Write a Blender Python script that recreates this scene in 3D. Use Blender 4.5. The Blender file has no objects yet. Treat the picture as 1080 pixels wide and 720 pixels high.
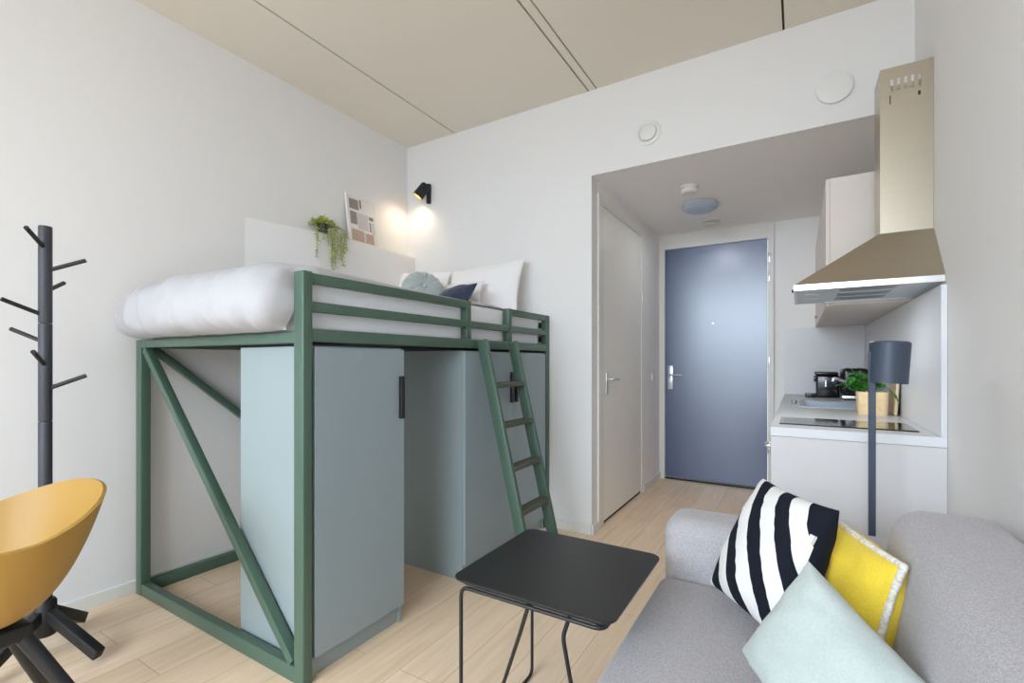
import bpy, bmesh, math, random
from mathutils import Vector, Matrix, noise
random.seed(7)
C = bpy.context.scene.collection
PI = math.pi

# ------------------------------------------------------------------ materials
def srgb(r, g, b):
    f = lambda c: (c/255/12.92) if c/255 <= .04045 else ((c/255+.055)/1.055)**2.4
    return (f(r), f(g), f(b), 1)

def new_mat(name):
    m = bpy.data.materials.new(name); m.use_nodes = True
    nt = m.node_tree; b = nt.nodes['Principled BSDF']
    return m, nt, b

def mat(name, rgb, rough=.5, metal=0, var=.04, scale=6, bump=0, bscale=200, stretch=None, coat=0, spec=.5, sheen=0):
    """principled colour with a soft procedural variation and optional fine bump"""
    m, nt, b = new_mat(name)
    N, L = nt.nodes, nt.links
    c = srgb(*rgb)
    tc = N.new('ShaderNodeTexCoord'); mp = N.new('ShaderNodeMapping')
    L.new(tc.outputs['Object'], mp.inputs['Vector'])
    if stretch: mp.inputs['Scale'].default_value = stretch
    n = N.new('ShaderNodeTexNoise'); n.inputs['Scale'].default_value = scale; n.inputs['Detail'].default_value = 4
    L.new(mp.outputs[0], n.inputs['Vector'])
    mx = N.new('ShaderNodeMix'); mx.data_type = 'RGBA'
    mx.inputs[6].default_value = [x*(1-var) for x in c[:3]]+[1]
    mx.inputs[7].default_value = [min(1, x*(1+var)) for x in c[:3]]+[1]
    L.new(n.outputs['Fac'], mx.inputs[0]); L.new(mx.outputs[2], b.inputs['Base Color'])
    b.inputs['Roughness'].default_value = rough; b.inputs['Metallic'].default_value = metal
    b.inputs['Coat Weight'].default_value = coat; b.inputs['Coat Roughness'].default_value = rough; b.inputs['Specular IOR Level'].default_value = spec
    if sheen:
        b.inputs['Sheen Weight'].default_value = sheen
    if bump:
        n2 = N.new('ShaderNodeTexNoise'); n2.inputs['Scale'].default_value = bscale; n2.inputs['Detail'].default_value = 3
        L.new(mp.outputs[0], n2.inputs['Vector'])
        bp = N.new('ShaderNodeBump'); bp.inputs['Strength'].default_value = bump; bp.inputs['Distance'].default_value = .002
        L.new(n2.outputs['Fac'], bp.inputs['Height']); L.new(bp.outputs[0], b.inputs['Normal'])
    return m

def fabric(name, dark, light, scale=260, rough=.95, bump=.5):
    m, nt, b = new_mat(name); N, L = nt.nodes, nt.links
    tc = N.new('ShaderNodeTexCoord')
    n = N.new('ShaderNodeTexNoise'); n.inputs['Scale'].default_value = scale; n.inputs['Detail'].default_value = 2
    n3 = N.new('ShaderNodeTexNoise'); n3.inputs['Scale'].default_value = scale/2; n3.inputs['Detail'].default_value = 3
    L.new(tc.outputs['Object'], n.inputs['Vector']); L.new(tc.outputs['Object'], n3.inputs['Vector'])
    ad = N.new('ShaderNodeMath'); ad.operation = 'MULTIPLY_ADD'; ad.inputs[1].default_value = .45; 
    L.new(n3.outputs['Fac'], ad.inputs[0]); 
    m2 = N.new('ShaderNodeMath'); m2.operation = 'MULTIPLY'; m2.inputs[1].default_value = .55
    L.new(n.outputs['Fac'], m2.inputs[0]); L.new(m2.outputs[0], ad.inputs[2])
    cr = N.new('ShaderNodeValToRGB'); cr.color_ramp.elements[0].position = .36; cr.color_ramp.elements[1].position = .64
    cr.color_ramp.elements[0].color = srgb(*dark); cr.color_ramp.elements[1].color = srgb(*light)
    L.new(ad.outputs[0], cr.inputs[0]); L.new(cr.outputs[0], b.inputs['Base Color'])
    b.inputs['Roughness'].default_value = rough; b.inputs['Specular IOR Level'].default_value = .2
    b.inputs['Sheen Weight'].default_value = .15
    bp = N.new('ShaderNodeBump'); bp.inputs['Strength'].default_value = bump; bp.inputs['Distance'].default_value = .001
    L.new(n.outputs['Fac'], bp.inputs['Height']); L.new(bp.outputs[0], b.inputs['Normal'])
    return m

def oak_floor():
    m, nt, b = new_mat('oak_planks'); N, L = nt.nodes, nt.links
    tc = N.new('ShaderNodeTexCoord'); sep = N.new('ShaderNodeSeparateXYZ'); cb = N.new('ShaderNodeCombineXYZ')
    L.new(tc.outputs['Object'], sep.inputs[0])
    L.new(sep.outputs['Y'], cb.inputs['X']); L.new(sep.outputs['X'], cb.inputs['Y'])
    br = N.new('ShaderNodeTexBrick'); br.offset = .37
    br.inputs['Scale'].default_value = 1; br.inputs['Brick Width'].default_value = 1.35; br.inputs['Row Height'].default_value = .19
    br.inputs['Mortar Size'].default_value = .0012; br.inputs['Mortar Smooth'].default_value = .1; br.inputs['Bias'].default_value = 0
    br.inputs['Color1'].default_value = srgb(240, 216, 188); br.inputs['Color2'].default_value = srgb(232, 206, 175)
    br.inputs['Mortar'].default_value = srgb(186, 155, 122)
    L.new(cb.outputs[0], br.inputs['Vector'])
    mp = N.new('ShaderNodeMapping'); mp.inputs['Scale'].default_value = (1.2, 16, 1); L.new(cb.outputs[0], mp.inputs['Vector'])
    # shift the grain plank by plank
    n = N.new('ShaderNodeTexNoise'); n.inputs['Scale'].default_value = 2.2; n.inputs['Detail'].default_value = 8; n.inputs['Distortion'].default_value = .6
    L.new(mp.outputs[0], n.inputs['Vector'])
    cr = N.new('ShaderNodeValToRGB'); cr.color_ramp.elements[0].position = .3; cr.color_ramp.elements[1].position = .7
    cr.color_ramp.elements[0].color = (.86, .84, .81, 1); cr.color_ramp.elements[1].color = (1.04, 1.04, 1.04, 1)
    L.new(n.outputs['Fac'], cr.inputs[0])
    mx = N.new('ShaderNodeMix'); mx.data_type = 'RGBA'; mx.blend_type = 'MULTIPLY'; mx.inputs[0].default_value = .8
    L.new(br.outputs['Color'], mx.inputs[6]); L.new(cr.outputs[0], mx.inputs[7])
    L.new(mx.outputs[2], b.inputs['Base Color'])
    b.inputs['Roughness'].default_value = .42; b.inputs['Specular IOR Level'].default_value = .4
    bp = N.new('ShaderNodeBump'); bp.inputs['Strength'].default_value = .15; bp.inputs['Distance'].default_value = .001
    L.new(n.outputs['Fac'], bp.inputs['Height']); L.new(bp.outputs[0], b.inputs['Normal'])
    return m

def striped():
    m, nt, b = new_mat('black_white_stripes'); N, L = nt.nodes, nt.links
    uv = N.new('ShaderNodeUVMap'); uv.uv_map = 'UVMap'
    sep = N.new('ShaderNodeSeparateXYZ'); L.new(uv.outputs[0], sep.inputs[0])
    P, K = .34, .70
    # s = u + K*(v), v = 1 at the top
    s = N.new('ShaderNodeMath'); s.operation = 'MULTIPLY_ADD'; s.inputs[1].default_value = K
    L.new(sep.outputs['Y'], s.inputs[0]); L.new(sep.outputs['X'], s.inputs[2])
    d = N.new('ShaderNodeMath'); d.operation = 'DIVIDE'; d.inputs[1].default_value = P; L.new(s.outputs[0], d.inputs[0])
    of = N.new('ShaderNodeMath'); of.operation = 'ADD'; of.inputs[1].default_value = 4-(K+.08)/P; L.new(d.outputs[0], of.inputs[0])
    fr = N.new('ShaderNodeMath'); fr.operation = 'FRACT'; L.new(of.outputs[0], fr.inputs[0])
    a1 = N.new('ShaderNodeMath'); a1.operation = 'GREATER_THAN'; a1.inputs[1].default_value = -.01; L.new(fr.outputs[0], a1.inputs[0])
    a2 = N.new('ShaderNodeMath'); a2.operation = 'LESS_THAN'; a2.inputs[1].default_value = .47; L.new(fr.outputs[0], a2.inputs[0])
    an = N.new('ShaderNodeMath'); an.operation = 'MULTIPLY'; L.new(a1.outputs[0], an.inputs[0]); L.new(a2.outputs[0], an.inputs[1])
    la = N.new('ShaderNodeMath'); la.operation = 'GREATER_THAN'; la.inputs[1].default_value = 5.98; L.new(of.outputs[0], la.inputs[0])
    mxx = N.new('ShaderNodeMath'); mxx.operation = 'MAXIMUM'; L.new(an.outputs[0], mxx.inputs[0]); L.new(la.outputs[0], mxx.inputs[1])
    ed = N.new('ShaderNodeMath'); ed.operation = 'GREATER_THAN'; ed.inputs[1].default_value = .965; L.new(sep.outputs['X'], ed.inputs[0])
    mx2 = N.new('ShaderNodeMath'); mx2.operation = 'MAXIMUM'; L.new(mxx.outputs[0], mx2.inputs[0]); L.new(ed.outputs[0], mx2.inputs[1]); mxx = mx2
    mx = N.new('ShaderNodeMix'); mx.data_type = 'RGBA'
    mx.inputs[6].default_value = srgb(226, 224, 222); mx.inputs[7].default_value = srgb(22, 26, 36)
    L.new(mxx.outputs[0], mx.inputs[0]); L.new(mx.outputs[2], b.inputs['Base Color'])
    b.inputs['Roughness'].default_value = .9; b.inputs['Specular IOR Level'].default_value = .2
    tc = N.new('ShaderNodeTexCoord'); n = N.new('ShaderNodeTexNoise'); n.inputs['Scale'].default_value = 300
    L.new(tc.outputs['Object'], n.inputs['Vector'])
    bp = N.new('ShaderNodeBump'); bp.inputs['Strength'].default_value = .3; bp.inputs['Distance'].default_value = .001
    L.new(n.outputs['Fac'], bp.inputs['Height']); L.new(bp.outputs[0], b.inputs['Normal'])
    return m

def emit(name, rgb, strength):
    m, nt, b = new_mat(name)
    b.inputs['Base Color'].default_value = srgb(*rgb)
    b.inputs['Emission Color'].default_value = srgb(*rgb); b.inputs['Emission Strength'].default_value = strength
    return m

M = dict(
    wall=mat('white_wall_paint', (227, 226, 225), .85, var=.010, scale=1.5, bump=.08, bscale=350),
    hall=mat('wall_paint_hall_lightened', (242, 241, 240), .85, var=.01, scale=1.5, bump=.08, bscale=350),  # wall paint made lighter to stand in for light missing from the hall
    ceil=mat('greige_concrete_ceiling', (224, 217, 204), .85, var=.03, scale=1.2, bump=.1, bscale=120),
    groove=mat('dark_joint', (95, 88, 76), .9),
    base=mat('white_skirting_paint', (222, 222, 218), .5, var=.01),
    trimw=mat('white_frame_lacquer', (228, 227, 222), .4, var=.01),
    cream=mat('cream_door_lacquer', (240, 237, 230), .38, var=.012, scale=2),
    navy=mat('navy_door_lacquer', (34, 66, 114), .30, var=.02, scale=3, spec=.8, coat=1),
    floor=oak_floor(),
    steel=mat('brushed_stainless', (196, 186, 168), .34, 1, var=.05, scale=3, stretch=(1, 1, 60), bump=.03, bscale=60),
    steelrim=mat('bright_stainless', (232, 232, 230), .3, 1, var=.02),
    hoodpaint=mat('pale_grey_hood_metal', (206, 214, 222), .5, .2, var=.02, scale=8),
    steeldark=mat('filter_aluminium', (170, 176, 182), .42, .8, var=.06, scale=30),
    chrome=mat('satin_chrome', (226, 228, 230), .34, 1, var=.01),
    green=mat('sage_green_steel', (73, 97, 83), .34, var=.03, scale=4, spec=.5),
    rung=mat('dark_ribbed_tread', (82, 86, 72), .6, var=.15, scale=40),
    carc=mat('grey_green_laminate', (144, 157, 159), .45, var=.015, scale=3),
    front=mat('grey_laminate_front', (142, 157, 163), .42, var=.015, scale=3),
    black=mat('black_powdercoat', (26, 27, 29), .45, var=.05),
    blackmat=mat('black_tabletop', (30, 30, 31), .38, var=.12, scale=25, bump=.05),
    tablerim=mat('dark_blue_table_rim', (44, 52, 66), .4, var=.05),
    blackwood=mat('black_stained_wood', (24, 24, 26), .5, var=.15, scale=8, stretch=(1, 1, 12), bump=.1),
    rack=mat('charcoal_stained_wood', (56, 58, 66), .5, var=.12, scale=8, stretch=(1, 1, 12), bump=.06),
    slate=mat('slate_grey_lamp', (62, 72, 88), .45, var=.04, scale=30),
    mustard=mat('mustard_shell', (166, 128, 56), .5, var=.03, scale=3, bump=.05),
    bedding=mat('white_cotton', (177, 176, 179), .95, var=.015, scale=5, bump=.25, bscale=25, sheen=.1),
    linen=mat('white_pillow_linen', (236, 235, 236), .95, var=.015, scale=5, bump=.25, bscale=25, sheen=.1),
    matt=mat('white_mattress_cover', (240, 241, 246), .95, var=.03, scale=40, bump=.3, bscale=80),
    sofa=fabric('heather_grey_wool', (156, 153, 157), (190, 187, 190), 420),
    stripe=striped(),
    yellow=fabric('yellow_felt', (226, 196, 56), (238, 210, 74), 420, bump=.25),
    fringe=fabric('cream_fringe', (205, 196, 180), (240, 236, 226), 150, bump=.6),
    mint=fabric('pale_mint_cotton', (178, 188, 184), (188, 198, 194), 300, bump=.1),
    navyf=mat('navy_velvet', (18, 38, 68), .8, var=.2, scale=20, sheen=.4),
    tealf=mat('grey_teal_velvet', (166, 176, 175), .75, var=.12, scale=12, sheen=.5),
    counter=mat('light_grey_worktop', (196, 197, 197), .32, var=.04, scale=60),
    counteredge=mat('white_worktop_edge', (228, 229, 232), .45, var=.01),
    kitchen=mat('off_white_laminate', (218, 215, 214), .5, var=.01, scale=3),
    upper=mat('cream_laminate', (226, 217, 210), .5, var=.01, scale=3),
    splash=mat('pale_grey_splash_panel', (226, 227, 231), .4, var=.02, scale=4),
    glass=mat('black_glass_ceramic', (16, 17, 20), .06, var=.05, coat=.5),
    plastic=mat('white_plastic', (226, 226, 224), .45, var=.01),
    dome=mat('opal_glass_lamp_off', (176, 190, 208), .3, var=.02),
    dark=mat('dark_gap', (40, 40, 42), .8),
    gloss=mat('glossy_black_plastic', (17, 17, 19), .18, var=.1),
    leaf=mat('herb_leaf_green', (52, 138, 38), .5, var=.35, scale=25),
    lime=mat('lime_trailing_leaf', (184, 192, 78), .6, var=.3, scale=30),
    stem=mat('green_stem', (120, 128, 60), .7, var=.2),
    cork=mat('natural_cork_pot', (236, 208, 162), .85, var=.2, scale=45, bump=.3, bscale=120),
    soil=mat('dark_soil', (48, 36, 28), .95, var=.3, scale=60),
    beech=mat('pale_beech', (224, 200, 166), .55, var=.06, scale=6, stretch=(1, 1, 8)),
    paper=mat('art_paper', (222, 218, 214), .8, var=.02),
    ink=mat('art_grey', (138, 132, 132), .8, var=.25, scale=30),
    ink2=mat('art_pale_grey', (196, 192, 192), .8, var=.06, scale=30),
    ink3=mat('art_brown_grey', (182, 158, 142), .8, var=.15, scale=30),
    lampglow=emit('warm_bulb', (255, 226, 182), 12),
    gold=mat('brass_inner_shade', (222, 186, 128), .35, .8, var=.05),
)

M['navy'].node_tree.nodes['Principled BSDF'].inputs['Coat IOR'].default_value = 1.9

# ------------------------------------------------------------------ helpers
def link(o, parent=None):
    C.objects.link(o)
    if parent is not None: o.parent = parent
    return o

def tag(o, label=None, cat=None, group=None, kind=None):
    if label: o['label'] = label
    if cat: o['category'] = cat
    if group: o['group'] = group
    if kind: o['kind'] = kind
    return o

def thing(name, loc, label, cat, group=None, kind=None, rotz=0):
    o = bpy.data.objects.new(name, None); o.empty_display_size = .05
    o.location = loc; o.rotation_euler = (0, 0, rotz); link(o)
    return tag(o, label, cat, group, kind)

def obj(name, bm, mats, parent=None, smooth=None, loc=None):
    """bmesh in world coordinates (or local to parent when loc given as 'local') -> one mesh object"""
    if not isinstance(mats, (list, tuple)): mats = [mats]
    bmesh.ops.recalc_face_normals(bm, faces=bm.faces[:])
    if parent is not None and loc != 'local':
        inv = world(parent).inverted()
        bmesh.ops.transform(bm, matrix=inv, verts=bm.verts[:])
    me = bpy.data.meshes.new(name)
    if smooth is not None:
        for f in bm.faces: f.smooth = True
        for e in bm.edges:
            if len(e.link_faces) == 2 and e.calc_face_angle(0) > math.radians(smooth): e.smooth = False
    bm.to_mesh(me); bm.free()
    for m in mats: me.materials.append(m)
    return link(bpy.data.objects.new(name, me), parent)

def world(o):
    m = Matrix.LocRotScale(o.location, o.rotation_euler, o.scale)
    return world(o.parent) @ m if o.parent else m

def add_box(bm, x0, x1, y0, y1, z0, z1, bev=0, seg=2, mi=0, mtx=None):
    b2 = bmesh.new()
    bmesh.ops.create_cube(b2, size=1)
    for v in b2.verts:
        v.co = Vector(((x0+x1)/2+v.co.x*(x1-x0), (y0+y1)/2+v.co.y*(y1-y0), (z0+z1)/2+v.co.z*(z1-z0)))
    if bev: bmesh.ops.bevel(b2, geom=b2.edges[:], offset=bev, segments=seg, profile=.5, affect='EDGES')
    merge(bm, b2, mi, mtx)

def merge(bm, b2, mi=0, mtx=None):
    vm = {}
    for v in b2.verts: vm[v] = bm.verts.new(mtx @ v.co if mtx else v.co)
    for f in b2.faces:
        try:
            nf = bm.faces.new([vm[v] for v in f.verts]); nf.material_index = mi if mi else f.material_index
        except ValueError: pass
    b2.free()

def box(name, m, parent, x0, x1, y0, y1, z0, z1, bev=.002, seg=2, smooth=None):
    bm = bmesh.new(); add_box(bm, x0, x1, y0, y1, z0, z1, bev, seg)
    return obj(name, bm, m, parent, smooth)

def add_tube(bm, pts, r, n=10, caps=True, mi=0):
    pts = [Vector(p) for p in pts]; rs = r if isinstance(r, (list, tuple)) else [r]*len(pts)
    rings = []; up = None
    for i, p in enumerate(pts):
        t = (pts[min(i+1, len(pts)-1)]-pts[max(i-1, 0)]).normalized()
        if up is None:
            up = Vector((0, 0, 1)) if abs(t.z) < .9 else Vector((1, 0, 0))
        a = t.cross(up).normalized(); b = a.cross(t).normalized(); up = b
        rings.append([bm.verts.new(p+rs[i]*(math.cos(2*PI*k/n)*a+math.sin(2*PI*k/n)*b)) for k in range(n)])
    for q, w in zip(rings, rings[1:]):
        for k in range(n):
            f = bm.faces.new((q[k], q[(k+1) % n], w[(k+1) % n], w[k])); f.material_index = mi
    if caps:
        bm.faces.new(rings[0][::-1]).material_index = mi; bm.faces.new(rings[-1]).material_index = mi

def fillet(pts, r, n=5):
    pts = [Vector(p) for p in pts]; out = [pts[0]]
    for a, b, c in zip(pts, pts[1:], pts[2:]):
        d1, d2 = (a-b).normalized(), (c-b).normalized()
        p, q = b+d1*r, b+d2*r
        for i in range(n+1):
            t = i/n; out.append((1-t)**2*p+2*t*(1-t)*b+t*t*q)
    return out+[pts[-1]]

def add_beam(bm, p, q, w, h, side=Vector((1, 0, 0)), bev=.003, mi=0):
    """square tube from p to q; w measured along 'side'"""
    p, q = Vector(p), Vector(q); t = (q-p); L = t.length; t.normalize()
    s = (side-side.dot(t)*t).normalized(); u = t.cross(s)
    mt = Matrix((( s.x, u.x, t.x, (p.x+q.x)/2), (s.y, u.y, t.y, (p.y+q.y)/2), (s.z, u.z, t.z, (p.z+q.z)/2), (0, 0, 0, 1)))
    add_box(bm, -w/2, w/2, -h/2, h/2, -L/2, L/2, bev, 2, mi, mt)

def add_lathe(bm, prof, cx=0, cy=0, n=32, mtx=None, mi=0, closed=False):
    """prof: list of (r, z)"""
    rings = []
    for r, z in prof:
        if r < 1e-6: rings.append([bm.verts.new(Vector((cx, cy, z)))])
        else: rings.append([bm.verts.new(Vector((cx+r*math.cos(2*PI*k/n), cy+r*math.sin(2*PI*k/n), z))) for k in range(n)])
    for a, b in zip(rings, rings[1:]):
        for k in range(n):
            if len(a) == 1 and len(b) == 1: continue
            if len(a) == 1: f = bm.faces.new((a[0], b[k], b[(k+1) % n]))
            elif len(b) == 1: f = bm.faces.new((a[k], a[(k+1) % n], b[0]))
            else: f = bm.faces.new((a[k], a[(k+1) % n], b[(k+1) % n], b[k]))
            f.material_index = mi
    if mtx:
        vs = [v for r in rings for v in r]
        for v in vs: v.co = mtx @ v.co

def rot_to(d):
    return Vector((0, 0, 1)).rotation_difference(Vector(d).normalized()).to_matrix().to_4x4()

# ------------------------------------------------------------------ room
XL, XR, YF, YE, ZC, ZH, XH, YB = -2.95, .50, 3.09, 4.985, 3.075, 2.485, -1.226, -2.5
def struct(name, bm, m, smooth=None): return tag(obj(name, bm, m, None, smooth), kind='structure')
def sbox(name, m, *a, bev=0):
    bm = bmesh.new(); add_box(bm, *a, bev); return struct(name, bm, m)

sbox('floor', M['floor'], XL-.1, XR+.1, YB-.1, YE+.1, -.1, 0)
sbox('wall_left', M['wall'], XL-.1, XL, YB-.1, YF+.1, 0, ZC)
sbox('wall_right', M['wall'], XR, XR+.1, YB-.1, YE+.1, 0, ZC)
bm = bmesh.new()
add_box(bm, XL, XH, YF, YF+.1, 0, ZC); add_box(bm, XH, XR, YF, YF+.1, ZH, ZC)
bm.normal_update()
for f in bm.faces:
    if f.normal.z < -.5 and f.calc_center_median().z > 1: f.material_index = 1      # soffit underside takes the lightened white too, brightness painted in
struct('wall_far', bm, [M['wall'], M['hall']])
bm = bmesh.new()
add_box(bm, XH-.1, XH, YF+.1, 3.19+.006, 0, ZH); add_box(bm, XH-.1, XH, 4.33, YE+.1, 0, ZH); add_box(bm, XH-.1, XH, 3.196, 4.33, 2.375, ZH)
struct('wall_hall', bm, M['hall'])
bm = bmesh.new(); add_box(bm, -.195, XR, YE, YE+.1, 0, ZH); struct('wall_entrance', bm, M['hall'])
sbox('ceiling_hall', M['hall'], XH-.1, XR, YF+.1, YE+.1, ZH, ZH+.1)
# main ceiling: concrete planks with open joints, dark backing above the joints
bm = bmesh.new()
for a, b in ((XL-.1, -2.427), (-2.415, -1.255), (-1.243, -1.195), (-1.185, -.079), (-.067, XR+.1)):
    add_box(bm, a, b, YB-.1, YF+.1, ZC, ZC+.05)
b2 = bmesh.new(); add_box(b2, XL-.1, XR+.1, YB-.1, YF+.1, ZC+.03, ZC+.12); merge(bm, b2, 1)
struct('ceiling', bm, [M['ceil'], M['groove']])
# rear wall with the window the daylight comes through
WX0, WX1, WZ0, WZ1 = -2.60, .40, .15, 2.95
bm = bmesh.new()
add_box(bm, XL, WX0, YB-.1, YB, 0, ZC); add_box(bm, WX1, XR, YB-.1, YB, 0, ZC)
add_box(bm, WX0, WX1, YB-.1, YB, 0, WZ0); add_box(bm, WX0, WX1, YB-.1, YB, WZ1, ZC)
struct('wall_rear', bm, M['wall'])
bm = bmesh.new()
for x in (WX0, -1.26, WX1-.06): add_box(bm, x, x+.06, YB-.08, YB-.02, WZ0, WZ1)
add_box(bm, WX0+.06, WX1-.06, YB-.08, YB-.02, WZ0, WZ0+.06); add_box(bm, WX0+.06, WX1-.06, YB-.08, YB-.02, WZ1-.06, WZ1)
struct('window_1', bm, M['trimw'])

sbox('baseboard_left', M['base'], XL, XL+.014, YB, YF, 0, .065, bev=.002)
sbox('baseboard_far', M['base'], -1.50, XH, YF-.014, YF, 0, .065, bev=.002)
bm = bmesh.new(); add_box(bm, XH, XH+.012, YF, 3.19, 0, .065, .002); add_box(bm, XH, XH+.012, 4.34, 4.955, 0, .065, .002)
struct('baseboard_hall', bm, M['base'])
sbox('baseboard_right', M['base'], XR-.014, XR, 2.05, 2.465, 0, .065, bev=.002)

# front door -----------------------------------------------------------
d1 = thing('door_1', (-.71, YE, 0), 'navy blue front door at the end of the hallway', 'door', kind='structure')
bm = bmesh.new(); DY = 4.974
add_box(bm, XH, -1.174, 4.95, 5.08, 0, ZH, .002); add_box(bm, -.245, -.195, 4.95, 5.08, 0, ZH, .002)
add_box(bm, -1.174, -.245, 4.95, 5.08, 2.337, ZH, .002)
obj('door_frame', bm, M['trimw'], d1)
leaf = box('door_leaf', M['navy'], d1, -1.170, -.249, DY, DY+.045, .028, 2.333, .003)
box('threshold', M['dark'], d1, -1.174, -.245, 4.962, 5.06, 0, .014, .003)
bm = bmesh.new(); add_box(bm, -1.145, -1.095, DY-.01, DY, .915, 1.155, .004)
hp = obj('handle_plate', bm, M['chrome'], leaf, 40)
bm = bmesh.new(); add_tube(bm, fillet([(-1.122, DY-.008, 1.062), (-1.122, DY-.05, 1.062), (-1.0, DY-.05, 1.062)], .014), .009, 10)
add_lathe(bm, [(0, 0), (.016, 0), (.016, .014), (0, .014)], n=16, mtx=Matrix.Translation((-1.122, DY-.008, 1.0))@rot_to((0, -1, 0)))
obj('door_handle', bm, M['chrome'], leaf, 40)
bm = bmesh.new(); add_lathe(bm, [(0, .006), (.008, .006), (.012, 0)], n=16, mtx=Matrix.Translation((-.716, DY, 1.57))@rot_to((0, -1, 0)))
obj('peephole', bm, M['chrome'], leaf, 40)
for z in (2.155, 1.975, 1.20, .40):
    bm = bmesh.new(); add_tube(bm, [(-.243, 4.946, z-.045), (-.243, 4.946, z+.045)], .008, 10)
    add_box(bm, -.243, -.222, 4.944, 4.951, z-.045, z+.045, .001)
    obj('hinge', bm, M['chrome'], d1, 40)

# cream door on the left of the hallway ---------------------------------
d2 = thing('door_2', (XH, 3.80, 0), 'cream door with a lever handle on the left side of the hallway', 'door', kind='structure')
bm = bmesh.new()
add_box(bm, XH-.09, XH+.012, 3.198, 3.262, 0, 2.40, .003); add_box(bm, XH-.09, XH+.004, 3.265, 3.318, 0, 2.338, .003)
add_box(bm, XH-.09, XH+.004, 4.303, 4.328, 0, 2.372, .003); add_box(bm, XH-.09, XH+.004, 3.262, 4.303, 2.338, 2.372, .003)
obj('door_frame', bm, M['trimw'], d2)
leaf = box('door_leaf', M['cream'], d2, XH-.045, XH-.003, 3.322, 4.30, .022, 2.333, .003)
box('floor_gap', M['dark'], d2, XH-.04, XH-.012, 3.322, 4.30, 0, .020, 0)
bm = bmesh.new(); add_box(bm, XH-.003, XH+.006, 3.372, 3.412, .955, 1.115, .003)
obj('handle_plate', bm, M['chrome'], leaf, 40)
bm = bmesh.new(); add_tube(bm, fillet([(XH+.004, 3.392, 1.065), (XH+.05, 3.392, 1.065), (XH+.05, 3.515, 1.065)], .014), .009, 10)
obj('door_handle', bm, M['chrome'], leaf, 40)
for z in (1.98, 1.78, .42):
    bm = bmesh.new(); add_tube(bm, [(XH+.006, 4.302, z-.045), (XH+.006, 4.302, z+.045)], .007, 10)
    obj('hinge', bm, M['chrome'], d2, 40)

t = thing('light_switch', (XH, 4.685, 1.05), 'small white light switch on the hallway wall beside the navy front door', 'switch')
box('switch_plate', M['plastic'], t, XH, XH+.01, 4.645, 4.725, 1.01, 1.09, .003)
box('rocker', M['plastic'], t, XH+.01, XH+.014, 4.66, 4.71, 1.025, 1.075, .002)

# wall and ceiling fittings ----------------------------------------------
t = thing('wall_vent', (-.837, YF, 2.683), 'smaller round white vent valve on the wall above the hallway, left one', 'vent')
bm = bmesh.new(); add_lathe(bm, [(.082, 0), (.082, .008), (.066, .014), (.058, .010), (.058, 0)], n=40, mtx=Matrix.Translation((-.837, YF, 2.683))@rot_to((0, -1, 0)))
obj('rim', bm, M['plastic'], t, 40)
bm = bmesh.new(); add_lathe(bm, [(0, .026), (.035, .024), (.052, .016), (.052, .004), (0, .004)], n=40, mtx=Matrix.Translation((-.837, YF, 2.683))@rot_to((0, -1, 0)))
obj('valve_disc', bm, M['plastic'], t, 40)
t = thing('wall_cover', (.165, YF, 2.674), 'larger flat round white cover plate on the wall left of the hood chimney', 'cover plate')
bm = bmesh.new(); add_lathe(bm, [(.070, 0), (.070, .006), (0, .006)], n=40, mtx=Matrix.Translation((.165, YF, 2.674))@rot_to((0, -1, 0)))
obj('collar', bm, M['plastic'], t, 40)
bm = bmesh.new(); add_lathe(bm, [(0, .020), (.078, .020), (.084, .017), (.085, .006), (0, .006)], n=48, mtx=Matrix.Translation((.165, YF, 2.674))@rot_to((0, -1, 0)))
obj('cover_disc', bm, M['plastic'], t, 40)

t = thing('smoke_detector', (-.69, 3.66, ZH), 'white drum-shaped smoke detector on the hallway ceiling nearest the room', 'smoke detector')
dn = Matrix.Translation((-.69, 3.66, ZH))@Matrix.Diagonal((1, 1, -1, 1))
bm = bmesh.new(); add_lathe(bm, [(.066, 0), (.066, .014), (0, .014)], n=36, mtx=dn); obj('mount', bm, M['plastic'], t, 40)
bm = bmesh.new(); add_lathe(bm, [(.056, .014), (.058, .042), (.05, .05), (0, .052)], n=36, mtx=dn); obj('housing', bm, M['plastic'], t, 40)
t = thing('ceiling_lamp', (-.69, 4.10, ZH), 'bluish opal dome lamp, switched off, on the hallway ceiling', 'lamp')
dn = Matrix.Translation((-.69, 4.10, ZH))@Matrix.Diagonal((1, 1, -1, 1))
bm = bmesh.new(); add_lathe(bm, [(.120, 0), (.122, .018), (.10, .02)], n=40, mtx=dn); obj('lamp_base', bm, M['plastic'], t, 40)
bm = bmesh.new(); add_lathe(bm, [(.138, .018), (.140, .026), (.128, .044), (.095, .062), (.05, .072), (0, .075)], n=40, mtx=dn); obj('diffuser', bm, M['dome'], t, 60)
t = thing('ceiling_sensor', (-.685, 4.66, ZH), 'small flat white sensor with a dark slot, on the hallway ceiling nearest the front door', 'sensor')
dn = Matrix.Translation((-.685, 4.66, ZH))@Matrix.Diagonal((1, 1, -1, 1))
bm = bmesh.new(); add_lathe(bm, [(.074, 0), (.074, .014), (0, .014)], n=36, mtx=dn); obj('mount', bm, M['plastic'], t, 40)
bm = bmesh.new(); add_lathe(bm, [(.05, .014), (.05, .022), (0, .022)], n=36, mtx=dn); obj('slot', bm, M['dark'], t, 40)
bm = bmesh.new(); add_lathe(bm, [(0, .022), (.066, .022), (.066, .034), (.05, .044), (0, .046)], n=36, mtx=dn); obj('housing', bm, M['plastic'], t, 40)

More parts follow.
